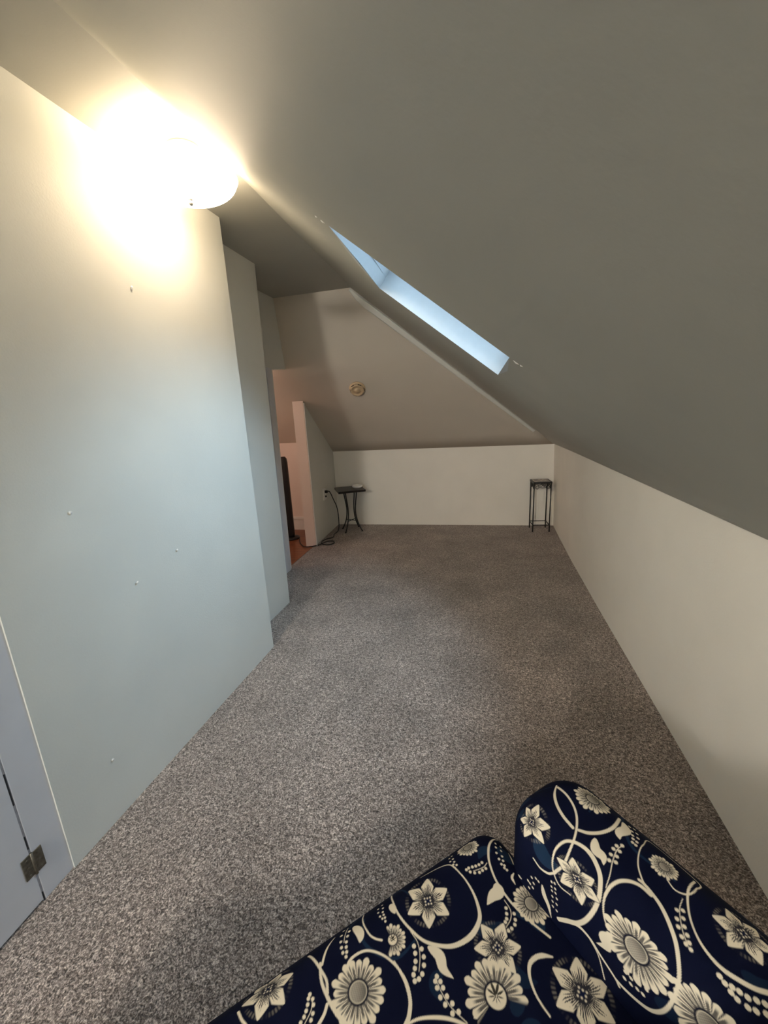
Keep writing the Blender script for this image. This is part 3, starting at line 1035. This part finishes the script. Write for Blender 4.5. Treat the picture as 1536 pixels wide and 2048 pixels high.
# the slipcover print: motifs laid out in cloth metres on the two panels seen
PRINT = {
    'seat': [
        ('A', [(0.3657, 0.5508), (0.3388, 0.509)]),
        ('S', [(0.3844, 0.617), (0.4476, 0.5923), (0.4595, 0.5562), (0.4593, 0.5235), (0.4512, 0.4928), (0.436, 0.469), (0.4054, 0.4565), (0.3724, 0.4585), (0.3464, 0.4705), (0.3189, 0.4974), (0.306, 0.5301), (0.3004, 0.5582), (0.3011, 0.5797), (0.3126, 0.64)], [0.0009, 0.0013, 0.0017, 0.0025, 0.0036, 0.0049, 0.0041, 0.0032, 0.0026, 0.0023, 0.0019, 0.0017]),
        ('S', [(0.4542, 0.5848), (0.458, 0.565)], [0.0012, 0.0012]),
        ('B', [(0.5154, 0.6027), (0.498, 0.5782)]),
        ('D', [(0.4739, 0.644), (0.4736, 0.6146), (0.4644, 0.6104), (0.4683, 0.5976), (0.4594, 0.5951), (0.4655, 0.5869), (0.4593, 0.5822), (0.4646, 0.5766)], 0.0025),
        ('S', [(0.5256, 0.5429), (0.5139, 0.5402), (0.4987, 0.5428), (0.4877, 0.546)], [0.0008, 0.0006]),
        ('D', [(0.5167, 0.5495), (0.5078, 0.5496), (0.4995, 0.5511), (0.4917, 0.5537), (0.4831, 0.5562), (0.4763, 0.5561), (0.5152, 0.5353), (0.506, 0.5363), (0.4973, 0.5364), (0.4877, 0.5414), (0.4804, 0.5481)], 0.0032),
        ('S', [(0.6134, 0.5834), (0.5897, 0.5831), (0.5609, 0.5718), (0.5424, 0.5558), (0.5296, 0.5377), (0.5169, 0.5064), (0.5126, 0.4728), (0.5141, 0.4418), (0.5209, 0.4101), (0.5322, 0.3752)], [0.0014, 0.0024, 0.0026, 0.0022, 0.0022, 0.0022, 0.0022, 0.0022]),
        ('D', [(0.5803, 0.5689), (0.5895, 0.5584), (0.5711, 0.5598), (0.5779, 0.5485), (0.5611, 0.5485), (0.5675, 0.5367), (0.5556, 0.535), (0.5611, 0.5277), (0.552, 0.5237), (0.5557, 0.5182), (0.5517, 0.5143), (0.5532, 0.5082)], 0.0029),
        ('S', [(0.6063, 0.5416), (0.5816, 0.5132)], [0.001, 0.0027, 0.0015]),
        ('S', [(0.5467, 0.478), (0.5507, 0.4908), (0.5614, 0.4957)], [0.0008, 0.0026, 0.0026, 0.0012]),
        ('L', [(0.5111, 0.4986), (0.5047, 0.4862), (0.488, 0.4856), (0.4659, 0.4794)], [0.0126]),
        ('S', [(0.5037, 0.4674), (0.5009, 0.448), (0.4896, 0.4363), (0.4702, 0.4303)], [0.0007, 0.0006]),
        ('D', [(0.4957, 0.4549), (0.4893, 0.447), (0.4827, 0.4405), (0.4762, 0.4378), (0.4686, 0.4353), (0.4636, 0.4301), (0.5023, 0.4392), (0.4962, 0.4303), (0.4892, 0.4249), (0.479, 0.4234), (0.4707, 0.4243)], 0.0033),
        ('A', [(0.4325, 0.4153), (0.4332, 0.3698)]),
        ('S', [(0.3048, 0.5249), (0.3063, 0.5029), (0.2984, 0.483), (0.2838, 0.4649)], [0.0007, 0.0006]),
        ('D', [(0.2972, 0.5016), (0.2928, 0.4909), (0.2865, 0.4804), (0.2796, 0.4724), (0.2725, 0.4662), (0.2694, 0.4576), (0.3071, 0.4901), (0.3036, 0.4778), (0.2966, 0.4673), (0.2868, 0.4585), (0.2775, 0.4559)], 0.0039),
        ('L', [(0.3193, 0.4868), (0.3296, 0.464), (0.3244, 0.4443), (0.3317, 0.4231)], [0.0097]),
        ('S', [(0.3033, 0.4365), (0.3017, 0.4187), (0.3037, 0.3965), (0.315, 0.3663)], [0.0006, 0.0006]),
        ('D', [(0.3075, 0.4417), (0.3011, 0.438), (0.3086, 0.4328), (0.2983, 0.4289), (0.3075, 0.4233), (0.2956, 0.4157), (0.3064, 0.4108), (0.2972, 0.4037), (0.3086, 0.3985), (0.3009, 0.3885), (0.3113, 0.3846)], 0.0038),
        ('H', [(0.3804, 0.3663), (0.4123, 0.3191)], 5.4),
        ('S', [(0.2215, 0.4193), (0.2489, 0.4128), (0.2785, 0.3964), (0.2986, 0.3802), (0.3126, 0.3637)], [0.0015, 0.0027, 0.0023]),
        ('S', [(0.2516, 0.5014), (0.2539, 0.4833), (0.254, 0.4637), (0.2478, 0.4401), (0.2357, 0.4258), (0.2232, 0.4193)], [0.0018, 0.0024, 0.0029, 0.0029, 0.0024]),
        ('S', [(0.5106, 0.3524), (0.4981, 0.3621), (0.4831, 0.3677), (0.4663, 0.3666), (0.4527, 0.3557), (0.4436, 0.3378), (0.4402, 0.3206), (0.4402, 0.301)], [0.0016, 0.0041, 0.0038, 0.0029, 0.0021, 0.0018, 0.0016]),
        ('A', [(0.5125, 0.2911), (0.4974, 0.3429)]),
        ('B', [(0.5465, 0.4338), (0.5412, 0.4729)]),
        ('A', [(0.0357, 0.5975), (0.0082, 0.5585)]),
        ('S', [(0.1174, 0.617), (0.1269, 0.5716), (0.1315, 0.5454), (0.1268, 0.5272)], [0.0023, 0.0023]),
        ('S', [(0.173, 0.6168), (0.1511, 0.594), (0.1335, 0.5712)], [0.0012, 0.0021, 0.0021]),
        ('S', [(0.1309, 0.5752), (0.1239, 0.5523), (0.1238, 0.5289), (0.1287, 0.4994), (0.1384, 0.4716)], [0.0022, 0.0026, 0.003, 0.0039]),
        ('S', [(0.1202, 0.5134), (0.1111, 0.5043), (0.0976, 0.4971)], [0.0025, 0.0027]),
        ('S', [(0.1011, 0.5348), (0.0933, 0.5214), (0.0776, 0.5108)], [0.0006, 0.0006]),
        ('D', [(0.0985, 0.5426), (0.0946, 0.5387), (0.1008, 0.5339), (0.0905, 0.5316), (0.0993, 0.5259), (0.0855, 0.5252), (0.0944, 0.5158), (0.0798, 0.5198), (0.0888, 0.5095), (0.0723, 0.5158)], 0.0031),
        ('S', [(-0.0181, 0.5929), (-0.015, 0.5758), (-0.0098, 0.5638)], [0.0023, 0.0019]),
        ('S', [(0.2037, 0.6182), (0.1905, 0.5949), (0.1837, 0.5819)], [0.0007, 0.0007]),
        ('D', [(0.1943, 0.6196), (0.2015, 0.5995), (0.185, 0.6029), (0.1945, 0.5896), (0.1789, 0.5875), (0.1879, 0.5797), (0.1757, 0.5758), (0.184, 0.5714), (0.1746, 0.5665), (0.1814, 0.5636), (0.1773, 0.5574)], 0.003),
        ('L', [(0.2127, 0.6053), (0.2173, 0.5778), (0.2098, 0.5625)], [0.0087]),
        ('S', [(0.2441, 0.6418), (0.232, 0.5951), (0.2318, 0.5678), (0.2384, 0.5533), (0.2486, 0.5433)], [0.0012, 0.0017, 0.0019]),
        ('H', [(0.267, 0.5326), (0.2604, 0.56)], 0.9),
        ('D', [(0.2828, 0.612), (0.2714, 0.6063), (0.2798, 0.5976), (0.267, 0.5938), (0.2752, 0.5876), (0.266, 0.5822), (0.2738, 0.5806), (0.2679, 0.5752), (0.2733, 0.5739), (0.2707, 0.5675)], 0.0023),
        ('L', [(0.2967, 0.5922), (0.2945, 0.568)], [0.0069]),
        ('S', [(0.1684, 0.534), (0.1786, 0.547), (0.1967, 0.5498), (0.2186, 0.5427), (0.24, 0.5198), (0.2524, 0.4914), (0.2551, 0.4638), (0.2485, 0.4413), (0.2384, 0.4276), (0.2257, 0.4169)], [0.0029, 0.0024, 0.0022, 0.002, 0.002, 0.0027, 0.0033, 0.0035]),
        ('B', [(0.1745, 0.4991), (0.2101, 0.4615)]),
    ],
    'arm': [
        ('S', [(0.3899, 0.4893), (0.3975, 0.4748)], [0.0008, 0.0026, 0.0026, 0.0012]),
        ('A', [(0.5646, 0.4864), (0.6204, 0.4911)]),
        ('S', [(0.6958, 0.5046), (0.6688, 0.4842), (0.6488, 0.4617), (0.6381, 0.4377), (0.6336, 0.4112)], [0.0019, 0.0029, 0.0031, 0.0031]),
        ('S', [(0.6919, 0.4969), (0.6855, 0.4633), (0.6738, 0.437), (0.6542, 0.4163), (0.626, 0.3998), (0.5921, 0.3919), (0.5405, 0.389), (0.5057, 0.3983)], [0.003, 0.0024, 0.0022, 0.002, 0.0024, 0.0028]),
        ('S', [(0.4888, 0.4464), (0.4844, 0.4282), (0.4911, 0.4101), (0.5017, 0.4008)], [0.0014, 0.0021, 0.0021]),
        ('B', [(0.7287, 0.4303), (0.7219, 0.3909)]),
        ('S', [(0.6388, 0.4009), (0.6503, 0.3863), (0.6741, 0.3731), (0.704, 0.3679), (0.7429, 0.3758)], [0.0029, 0.0035, 0.0033, 0.0033, 0.0029]),
        ('S', [(0.4966, 0.3605), (0.4924, 0.3851), (0.5125, 0.4052), (0.5506, 0.4128), (0.5917, 0.4084), (0.611, 0.3946), (0.619, 0.372), (0.6129, 0.3489), (0.5919, 0.328), (0.543, 0.3164), (0.4979, 0.3199), (0.4575, 0.3372), (0.4314, 0.3604), (0.4104, 0.3789)], [0.0009, 0.0013, 0.0017, 0.0026, 0.0033, 0.0043, 0.0043, 0.0037, 0.0037, 0.0043, 0.0037]),
        ('S', [(0.4325, 0.3604), (0.4506, 0.3369), (0.452, 0.3136), (0.4414, 0.2925), (0.429, 0.2643), (0.4208, 0.2563)], [0.0035, 0.003, 0.0024, 0.0023]),
        ('S', [(0.4514, 0.3155), (0.4357, 0.2959), (0.3987, 0.281)], [0.0012, 0.0012]),
        ('A', [(0.5405, 0.3592), (0.5002, 0.3371)]),
        ('L', [(0.6514, 0.3733), (0.6335, 0.3604), (0.6322, 0.3451), (0.6203, 0.3359)], [0.0093]),
        ('S', [(0.6818, 0.3371), (0.6645, 0.3373), (0.6386, 0.3295), (0.614, 0.3203), (0.5867, 0.3152)], [0.0009, 0.0007]),
        ('D', [(0.6725, 0.3424), (0.6818, 0.3371), (0.662, 0.3423), (0.6674, 0.3333), (0.648, 0.3386), (0.654, 0.3306), (0.6361, 0.3344), (0.6425, 0.3255)], 0.0035),
        ('L', [(0.7404, 0.3666), (0.7217, 0.3526), (0.7007, 0.3549), (0.6894, 0.3462)], [0.0097]),
        ('D', [(0.7451, 0.3554), (0.753, 0.3487), (0.7335, 0.3459), (0.7402, 0.3387), (0.7219, 0.3394), (0.7267, 0.3309), (0.7138, 0.3342), (0.7139, 0.3267), (0.7048, 0.3303), (0.7049, 0.324)], 0.003),
        ('S', [(0.6424, 0.2618), (0.6414, 0.28), (0.632, 0.2953), (0.6141, 0.3069), (0.5864, 0.3114), (0.5474, 0.308), (0.5197, 0.2978), (0.5081, 0.2827), (0.507, 0.2656)], [0.0031, 0.0029, 0.0029, 0.0026, 0.0015, 0.001, 0.0009]),
        ('S', [(0.6489, 0.2863), (0.6496, 0.278), (0.6464, 0.2627), (0.6386, 0.2421), (0.623, 0.2201), (0.6036, 0.203), (0.5725, 0.1898), (0.5353, 0.1834), (0.5, 0.184), (0.4715, 0.1917), (0.4486, 0.2061), (0.4364, 0.2255), (0.429, 0.2485), (0.4286, 0.2627)], [0.0023, 0.0027, 0.003, 0.0033, 0.003, 0.0026, 0.0027, 0.003, 0.003, 0.0023]),
        ('B', [(0.5249, 0.2437), (0.5828, 0.2403)]),
        ('L', [(0.5038, 0.2795), (0.4856, 0.29), (0.4754, 0.2836), (0.4586, 0.3019)], [0.0095]),
        ('D', [(0.4172, 0.4554), (0.4368, 0.4465), (0.447, 0.436), (0.4157, 0.45), (0.4272, 0.4408), (0.4468, 0.4294), (0.4012, 0.4517), (0.4129, 0.4426)], 0.0028),
        ('L', [(0.4498, 0.4203), (0.4289, 0.4139), (0.4147, 0.4032), (0.3911, 0.3942)], [0.0061]),
        ('D', [(0.4821, 0.3997), (0.4857, 0.3931), (0.4712, 0.3986), (0.4757, 0.3904), (0.4624, 0.3969), (0.4662, 0.3888), (0.4495, 0.3953), (0.4562, 0.3854), (0.4379, 0.3941), (0.442, 0.3849), (0.4263, 0.3927), (0.4263, 0.3838)], 0.0024),
        ('S', [(0.691, 0.26), (0.6855, 0.2462), (0.6893, 0.2355), (0.6997, 0.2277), (0.7194, 0.2263), (0.7503, 0.2342), (0.7569, 0.315), (0.7208, 0.3178), (0.6956, 0.3126), (0.6713, 0.3004), (0.6548, 0.2843), (0.6478, 0.2734)], [0.001, 0.0012, 0.0015, 0.0013, 0.001, 0.0008, 0.001, 0.0013, 0.0017]),
        ('B', [(0.71, 0.2748), (0.7204, 0.2525)]),
        ('S', [(0.7401, 0.2355), (0.7111, 0.2334), (0.6905, 0.2268), (0.665, 0.2119), (0.6464, 0.1942), (0.636, 0.1758), (0.6323, 0.154), (0.6372, 0.1353), (0.6455, 0.1177), (0.6571, 0.1046)], [0.0019, 0.0019, 0.0016, 0.0016, 0.0022, 0.0033, 0.0034, 0.0034]),
        ('S', [(0.6818, 0.2304), (0.6605, 0.2249), (0.6369, 0.2101), (0.6231, 0.1967)], [0.0006, 0.0006]),
        ('D', [(0.6558, 0.2268), (0.6634, 0.2211), (0.6427, 0.2203), (0.6519, 0.2151), (0.6334, 0.2137), (0.6413, 0.2085), (0.6245, 0.2045), (0.6334, 0.2005), (0.6202, 0.1965), (0.6259, 0.1942), (0.6191, 0.189)], 0.0032),
        ('A', [(0.7116, 0.1551), (0.6865, 0.1227)]),
        ('D', [(0.6203, 0.1509), (0.6178, 0.1432), (0.6217, 0.1357), (0.6139, 0.1342), (0.6245, 0.1279), (0.6128, 0.1262), (0.6269, 0.1189), (0.6332, 0.111), (0.6154, 0.1148), (0.6204, 0.1068), (0.6386, 0.103), (0.6281, 0.098)], 0.0039),
        ('B', [(0.5274, 0.1379), (0.5815, 0.1562)]),
        ('D', [(0.4667, 0.2496), (0.452, 0.2498), (0.4674, 0.24), (0.4548, 0.2393), (0.4599, 0.229), (0.474, 0.2275), (0.4623, 0.2201), (0.4793, 0.2164)], 0.0033),
    ],
}

# ================================================================== the loveseat
SANG = math.atan2(0.674, 0.739)
S0, N0 = -0.02, 0.14
CREAM = np.array([0.87, 0.79, 0.64])
NAVY = np.array([0.0030, 0.0050, 0.0200])
TEAL = np.array([0.0120, 0.0300, 0.0680])


def sstep(a, b, x):
    t = np.clip((x - a) / (b - a + 1e-12), 0, 1)
    return t * t * (3 - 2 * t)


AA = 0.0011


def near(U, V, cu, cv, r):
    return np.nonzero((np.abs(U - cu) < r) & (np.abs(V - cv) < r))[0]


def put_col(C, idx, m, col):
    m = m[:, None]
    C[idx] = C[idx] * (1 - m) + col * m


def lily(C, U, V, cu, cv, tu, tv, ph=0.0):
    Rr = math.hypot(tu - cu, tv - cv)
    rot = math.atan2(tv - cv, tu - cu)
    idx = near(U, V, cu, cv, Rr * 1.25)
    if not len(idx):
        return
    x, y = (U[idx] - cu) / Rr, (V[idx] - cv) / Rr
    r = np.hypot(x, y)
    th = np.arctan2(y, x) - rot
    aa = AA / Rr
    fr = (0.5 + 0.5 * np.sin(th * 46)) * sstep(0.80, 0.86, r) * (1 - sstep(0.93, 1.0, r)) * (0.5 + 0.5 * np.sin(th * 6 + pi)) ** 0.7
    put_col(C, idx, fr * 0.30, CREAM * 0.7)
    sec = np.round(th / (pi / 3))
    d = th - sec * pi / 3
    ax, ay = r * np.cos(d), r * np.sin(d)
    axc = np.clip(ax, 0.001, 0.999)
    wid = 0.275 * np.minimum((axc / 0.58) ** 0.75, ((1 - axc) / 0.42) ** 0.80)
    out = sstep(-aa * 2.2, aa * 2.2, wid + .035 - np.abs(ay)) * (ax > 0.05) * (ax < 1.02)
    put_col(C, idx, out, NAVY)
    ins = sstep(-aa, aa, wid - np.abs(ay)) * (ax > 0.05) * (ax < 0.985)
    q = ay / (wid + 1e-4)
    st = np.abs(np.sin(q * pi * 3.5))
    ln = 0.74 - 0.30 * np.abs(q) + 0.10 * np.sin(q * 17)
    streak = sstep(0.02 + 0.40 * ax, 0.40 + 0.35 * ax, 1 - st + 0.55 * (1 - ax / ln)) * (1 - sstep(ln - 0.10, ln, ax))
    dark = np.clip(streak + (1 - sstep(0.10, 0.30, ax)) * 0.8, 0, 1)
    col = CREAM * (1 - dark[:, None] * 0.97) + NAVY * dark[:, None]
    m = ins[:, None]
    C[idx] = C[idx] * (1 - m) + col * m
    put_col(C, idx, 1 - sstep(0.13 - aa, 0.13 + aa, r), NAVY * 2)
    for k in range(8):
        a = rot + k * pi / 4 + 0.2
        rr = 0.17 if k % 2 else 0.11
        dd = np.hypot(x - rr * cos(a), y - rr * sin(a))
        put_col(C, idx, 1 - sstep(0.034 - aa, 0.034 + aa, dd), CREAM)


def daisy(C, U, V, cu, cv, tu, tv, half=0):
    Rr = math.hypot(tu - cu, tv - cv)
    rot = math.atan2(tv - cv, tu - cu)
    idx = near(U, V, cu, cv, Rr * 1.2)
    if not len(idx):
        return
    x, y = (U[idx] - cu) / Rr, (V[idx] - cv) / Rr
    r = np.hypot(x, y)
    th = np.arctan2(y, x) - rot
    aa = AA / Rr
    n = 20
    kk = np.round(th / (2 * pi / n))
    d = th - kk * 2 * pi / n
    var = 0.93 + 0.07 * np.sin(kk * 2.7)
    ax, ay = r * np.cos(d), np.abs(r * np.sin(d))
    w = 0.155 * ax
    tip = var - 0.16 * (ay / 0.155) ** 2
    ins = sstep(-aa, aa, w * 0.86 - ay) * sstep(-aa, aa, tip - ax) * sstep(0.34, 0.40, ax)
    st = sstep(0.0, 0.35, 1 - ay / (0.05 + 1e-4)) * (1 - sstep(0.60, 0.80, ax))
    if half:
        g = np.cos(th - half)
        ins = ins * (1 - sstep(0.35, 0.5, g))
    dark = st * 0.85
    col = CREAM * (1 - dark[:, None]) + NAVY * dark[:, None]
    put_col(C, idx, sstep(-aa, aa, 0.42 - r), NAVY)
    m = ins[:, None]
    C[idx] = C[idx] * (1 - m) + col * m
    disc = 1 - sstep(0.31 - aa, 0.31 + aa, r)
    sp = 0.5 + 0.5 * np.sin(x * 75 + 9 * y) * np.sin(y * 80)
    hl = sstep(-0.25, 0.3, -x * 0.7 + y * 0.4 + 0.12)
    cc = (CREAM * 0.55)[None] * (0.25 + 0.75 * hl)[:, None] * (0.55 + 0.45 * sp)[:, None] + NAVY
    rim = sstep(0.26, 0.30, r)
    cc = cc * (1 - rim[:, None]) + (CREAM * 0.75) * rim[:, None]
    if half:
        cc = CREAM * np.clip(1 - 0.95 * sstep(0.0, 0.10, np.sin(th * 9) * 0.10 + (0.20 - np.hypot(x * cos(0) - 0.08 * cos(half), y - 0.08))), 0.03, 1)[:, None]
    m = disc[:, None]
    C[idx] = C[idx] * (1 - m) + cc * m


def smooth2(pts, n=8):
    P = [np.array(p, float) for p in pts]
    if len(P) == 2:
        return [P[0] + (P[1] - P[0]) * k / n for k in range(n + 1)]
    Q = [2 * P[0] - P[1]] + P + [2 * P[-1] - P[-2]]
    out = []
    for i in range(1, len(Q) - 2):
        for k in range(n):
            t = k / n
            a, b, c, d = Q[i - 1:i + 3]
            out.append(0.5 * (2 * b + (c - a) * t + (2 * a - 5 * b + 4 * c - d) * t * t + (3 * b - a - 3 * c + d) * t ** 3))
    out.append(P[-1])
    return out


def stroke(C, U, V, pts, ws, col, alpha=1.0, prof=None):
    L = smooth2(pts)
    P = np.array(L)
    wmax = max(ws) + 0.003
    lo, hi = P.min(0) - wmax, P.max(0) + wmax
    idx = np.nonzero((U > lo[0]) & (U < hi[0]) & (V > lo[1]) & (V < hi[1]))[0]
    if not len(idx):
        return
    u, v = U[idx], V[idx]
    best = np.full(len(idx), 1e9)
    n = len(P) - 1
    for i in range(n):
        a, b = P[i], P[i + 1]
        ab = b - a
        sel = np.nonzero((u > min(a[0], b[0]) - wmax) & (u < max(a[0], b[0]) + wmax) & (v > min(a[1], b[1]) - wmax) & (v < max(a[1], b[1]) + wmax))[0]
        if not len(sel):
            continue
        t = np.clip(((u[sel] - a[0]) * ab[0] + (v[sel] - a[1]) * ab[1]) / (ab @ ab + 1e-12), 0, 1)
        d = np.hypot(u[sel] - a[0] - t * ab[0], v[sel] - a[1] - t * ab[1])
        f = (i + t) / n
        if prof == 'leaf':
            w = ws[0] * np.sin(pi * f ** 0.75) ** 0.9
        else:
            w = np.interp(f, np.linspace(0, 1, len(ws)), ws)
        best[sel] = np.minimum(best[sel], d - w)
    put_col(C, idx, (1 - sstep(-AA * .6, AA * .6, best)) * alpha, col)


def dots(C, U, V, pts, r):
    for cu, cv in pts:
        idx = near(U, V, cu, cv, r * 1.6)
        if len(idx):
            d = np.hypot(U[idx] - cu, V[idx] - cv)
            put_col(C, idx, 1 - sstep(r - AA * .6, r + AA * .6, d), CREAM)


def print_colors(part, U, V):
    C = np.tile(NAVY, (len(U), 1)).astype(float)
    rg = random.Random(11 + len(part))
    u0, u1, v0, v1 = -0.75, 1.3, -0.5, 1.1
    for k in range(260):      # shadowy teal leaves and vines woven under the print
        cu, cv = rg.uniform(u0, u1), rg.uniform(v0, v1)
        a = rg.uniform(0, 2 * pi)
        L_ = rg.uniform(.03, .07)
        if k % 3:
            stroke(C, U, V, [(cu, cv), (cu + L_ * .5 * cos(a), cv + L_ * .5 * sin(a)), (cu + L_ * cos(a + .5), cv + L_ * sin(a + .5))], [L_ * .28], TEAL, rg.uniform(.35, .9), 'leaf')
        else:
            stroke(C, U, V, [(cu, cv), (cu + L_ * cos(a), cv + L_ * sin(a)), (cu + 2 * L_ * cos(a + .6), cv + 2 * L_ * sin(a + .6)), (cu + 2.4 * L_ * cos(a + 1.1), cv + 2.4 * L_ * sin(a + 1.1))], [.002, .0035, .002], TEAL, .75)
    todo = PRINT.get(part)
    if todo is None:          # out of the way panels: the same motifs strewn at random
        todo = []
        for k in range(26):
            cu, cv, a = rg.uniform(u0, u1), rg.uniform(v0, v1), rg.uniform(0, 6)
            todo.append(('AB'[k % 2], [(cu, cv), (cu + .05 * cos(a), cv + .05 * sin(a))]))
            R2 = .075
            todo.append(('S', [(cu + R2 * cos(a + q * .7), cv + R2 * sin(a + q * .7)) for q in range(8)], [.002, .005, .003]))
    for e_ in todo:
        if e_[0] == 'S':
            stroke(C, U, V, e_[1], e_[2], CREAM)
    for e_ in todo:
        k = e_[0]
        if k == 'A':
            (a, b), (c, d) = e_[1]
            lily(C, U, V, a, b, c, d)
        elif k == 'B':
            (a, b), (c, d) = e_[1]
            daisy(C, U, V, a, b, c, d)
        elif k == 'H':
            (a, b), (c, d) = e_[1]
            daisy(C, U, V, a, b, c, d, half=e_[2])
        elif k == 'L':
            stroke(C, U, V, e_[1], e_[2], CREAM, 1.0, 'leaf')
        elif k == 'D':
            dots(C, U, V, e_[1], e_[2])
    return C


def axis_list(a, b, fine, fa, fb, coarse):
    """positions from a to b, fine spacing inside fa..fb, coarse elsewhere"""
    out = [a]
    while out[-1] < b - 1e-9:
        x = out[-1]
        st = fine if (fa - 1e-9 <= x < fb) else coarse
        nx = min(b, x + st)
        if x < fa < nx:
            nx = fa
        out.append(nx)
    if len(out) > 2 and out[-1] - out[-2] < fine * .4:
        out.pop(-2)
    return np.array(out)


UVS = {}


def padded(name, part, S_, N_, Z_, r, parent, crown=0.0, rot=None):
    """upholstered block: five faces of a box, edges rounded by r, cover unfolded from the top"""
    s0, s1, n0, n1, z0, z1 = S_[0], S_[-1], N_[0], N_[-1], Z_[0], Z_[-1]
    P, UV, F = [], [], []
    base = 0

    def face(A, B, f, g, flip):
        nonlocal base
        a, b = np.meshgrid(A, B, indexing='ij')
        P.append(np.stack(f(a, b), -1).reshape(-1, 3))
        UV.append(np.stack(g(a, b), -1).reshape(-1, 2))
        na, nb = len(A), len(B)
        i = np.arange((na - 1) * nb).reshape(na - 1, nb)[:, :-1].ravel() + base
        q = np.stack([i, i + nb, i + nb + 1, i + 1], -1)
        F.append(q[:, ::-1] if flip else q)
        base += na * nb
    o1 = lambda a: np.full_like(a, 1.0)
    face(S_, N_, lambda a, b: (a, b, o1(a) * z1), lambda a, b: (a, b), False)
    face(S_, Z_, lambda a, b: (a, o1(a) * n1, b), lambda a, b: (a, n1 + z1 - b), True)
    face(S_, Z_, lambda a, b: (a, o1(a) * n0, b), lambda a, b: (a, n0 - (z1 - b)), False)
    face(N_, Z_, lambda a, b: (o1(a) * s1, a, b), lambda a, b: (s1 + z1 - b, a), False)
    face(N_, Z_, lambda a, b: (o1(a) * s0, a, b), lambda a, b: (s0 - (z1 - b), a), True)
    P = np.concatenate(P)
    UV = np.concatenate(UV)
    F = np.concatenate(F)
    key = np.round(P / 1e-5).astype(np.int64)
    _, first, inv = np.unique(key, axis=0, return_index=True, return_inverse=True)
    P, UV, F = P[first], UV[first], inv.reshape(-1)[F]
    lo = np.array([s0 + r, n0 + r, z0 - 1])
    hi = np.array([s1 - r, n1 - r, z1 - r])
    inner = np.clip(P, lo, hi)
    d = P - inner
    ln = np.linalg.norm(d, axis=1, keepdims=True)
    # keep flat parts flat: radius r only where more than one axis is outside
    Pr = inner + d / np.maximum(ln, 1e-9) * np.minimum(ln, r)
    mx = np.abs(d).max(1, keepdims=True)
    scale = np.where(ln > 1e-9, r / np.maximum(ln, 1e-9), 1)
    Pr = np.where(mx >= r - 1e-6, inner + d * scale, P)
    if crown:
        fs = (P[:, 0] - (s0 + s1) / 2) / ((s1 - s0) / 2)
        fn = (P[:, 1] - (n0 + n1) / 2) / ((n1 - n0) / 2)
        Pr[:, 2] += crown * (1 - fs ** 4) * (1 - fn ** 2) * (P[:, 2] > z1 - 1e-6)
    Pr[:, 0] -= S0
    Pr[:, 1] -= N0
    me = bpy.data.meshes.new(name)
    me.vertices.add(len(Pr))
    me.vertices.foreach_set('co', Pr.astype(np.float32).ravel())
    me.loops.add(F.size)
    me.loops.foreach_set('vertex_index', F.astype(np.int32).ravel())
    me.polygons.add(len(F))
    me.polygons.foreach_set('loop_start', np.arange(0, F.size, 4, dtype=np.int32))
    me.polygons.foreach_set('use_smooth', np.ones(len(F), dtype=bool))
    me.update(calc_edges=True)
    me.validate()
    Cc = print_colors(part, UV[:, 0].copy(), UV[:, 1].copy())
    at = me.color_attributes.new('print', 'FLOAT_COLOR', 'POINT')
    at.data.foreach_set('color', np.concatenate([Cc, np.ones((len(Cc), 1))], 1).astype(np.float32).ravel())
    me.materials.append(FABRIC)
    o = bpy.data.objects.new(name, me)
    put(o, parent)
    UVS[o.name] = (part, UV)
    return o


cs, sn_ = cos(SANG), sin(SANG)
t = tag(empty('loveseat', (S0 * cs - N0 * sn_, S0 * sn_ + N0 * cs, 0), SANG),
        'loveseat in a navy stretch slipcover with cream flowers, near right', 'sofa')
ST = 0.0013
padded('seat_cushion', 'seat', axis_list(-.66, .614, ST, -.16, 1, .02), axis_list(-.02, .630, ST, .22, .65, .02), axis_list(.22, .476, ST, .33, .5, .02), .062, t, .012)
padded('armrest', 'arm', axis_list(.560, .787, ST, 0, 1, .02), axis_list(-.27, .545, ST, .04, .6, .02), axis_list(.10, .650, ST, .34, .7, .02), .090, t)
padded('armrest', 'arm_other', axis_list(-.885, -.655, .02, 0, 0, .012), axis_list(-.27, .535, .02, 0, 0, .012), axis_list(.10, .638, .02, 0, 0, .012), .090, t)
padded('backrest', 'back', axis_list(-.70, .60, .02, 0, 0, .012), axis_list(-.29, -.03, .02, 0, 0, .012), axis_list(.10, .86, .02, 0, 0, .012), .085, t)
padded('skirt', 'skirt', axis_list(-.84, .745, .02, 0, 0, .015), axis_list(-.24, .565, .02, 0, 0, .015), axis_list(.055, .25, .02, 0, 0, .015), .03, t)
for a_ in (-.78, .69):
    for b2_ in (-.19, .51):
        bm = bmesh.new()
        lathe(bm, [(0, 0), (.018, 0), (.026, .065), (0, .065)], (a_ - S0, b2_ - N0, 0), 16)
        obj('leg', bm, BLACKP, t, True)
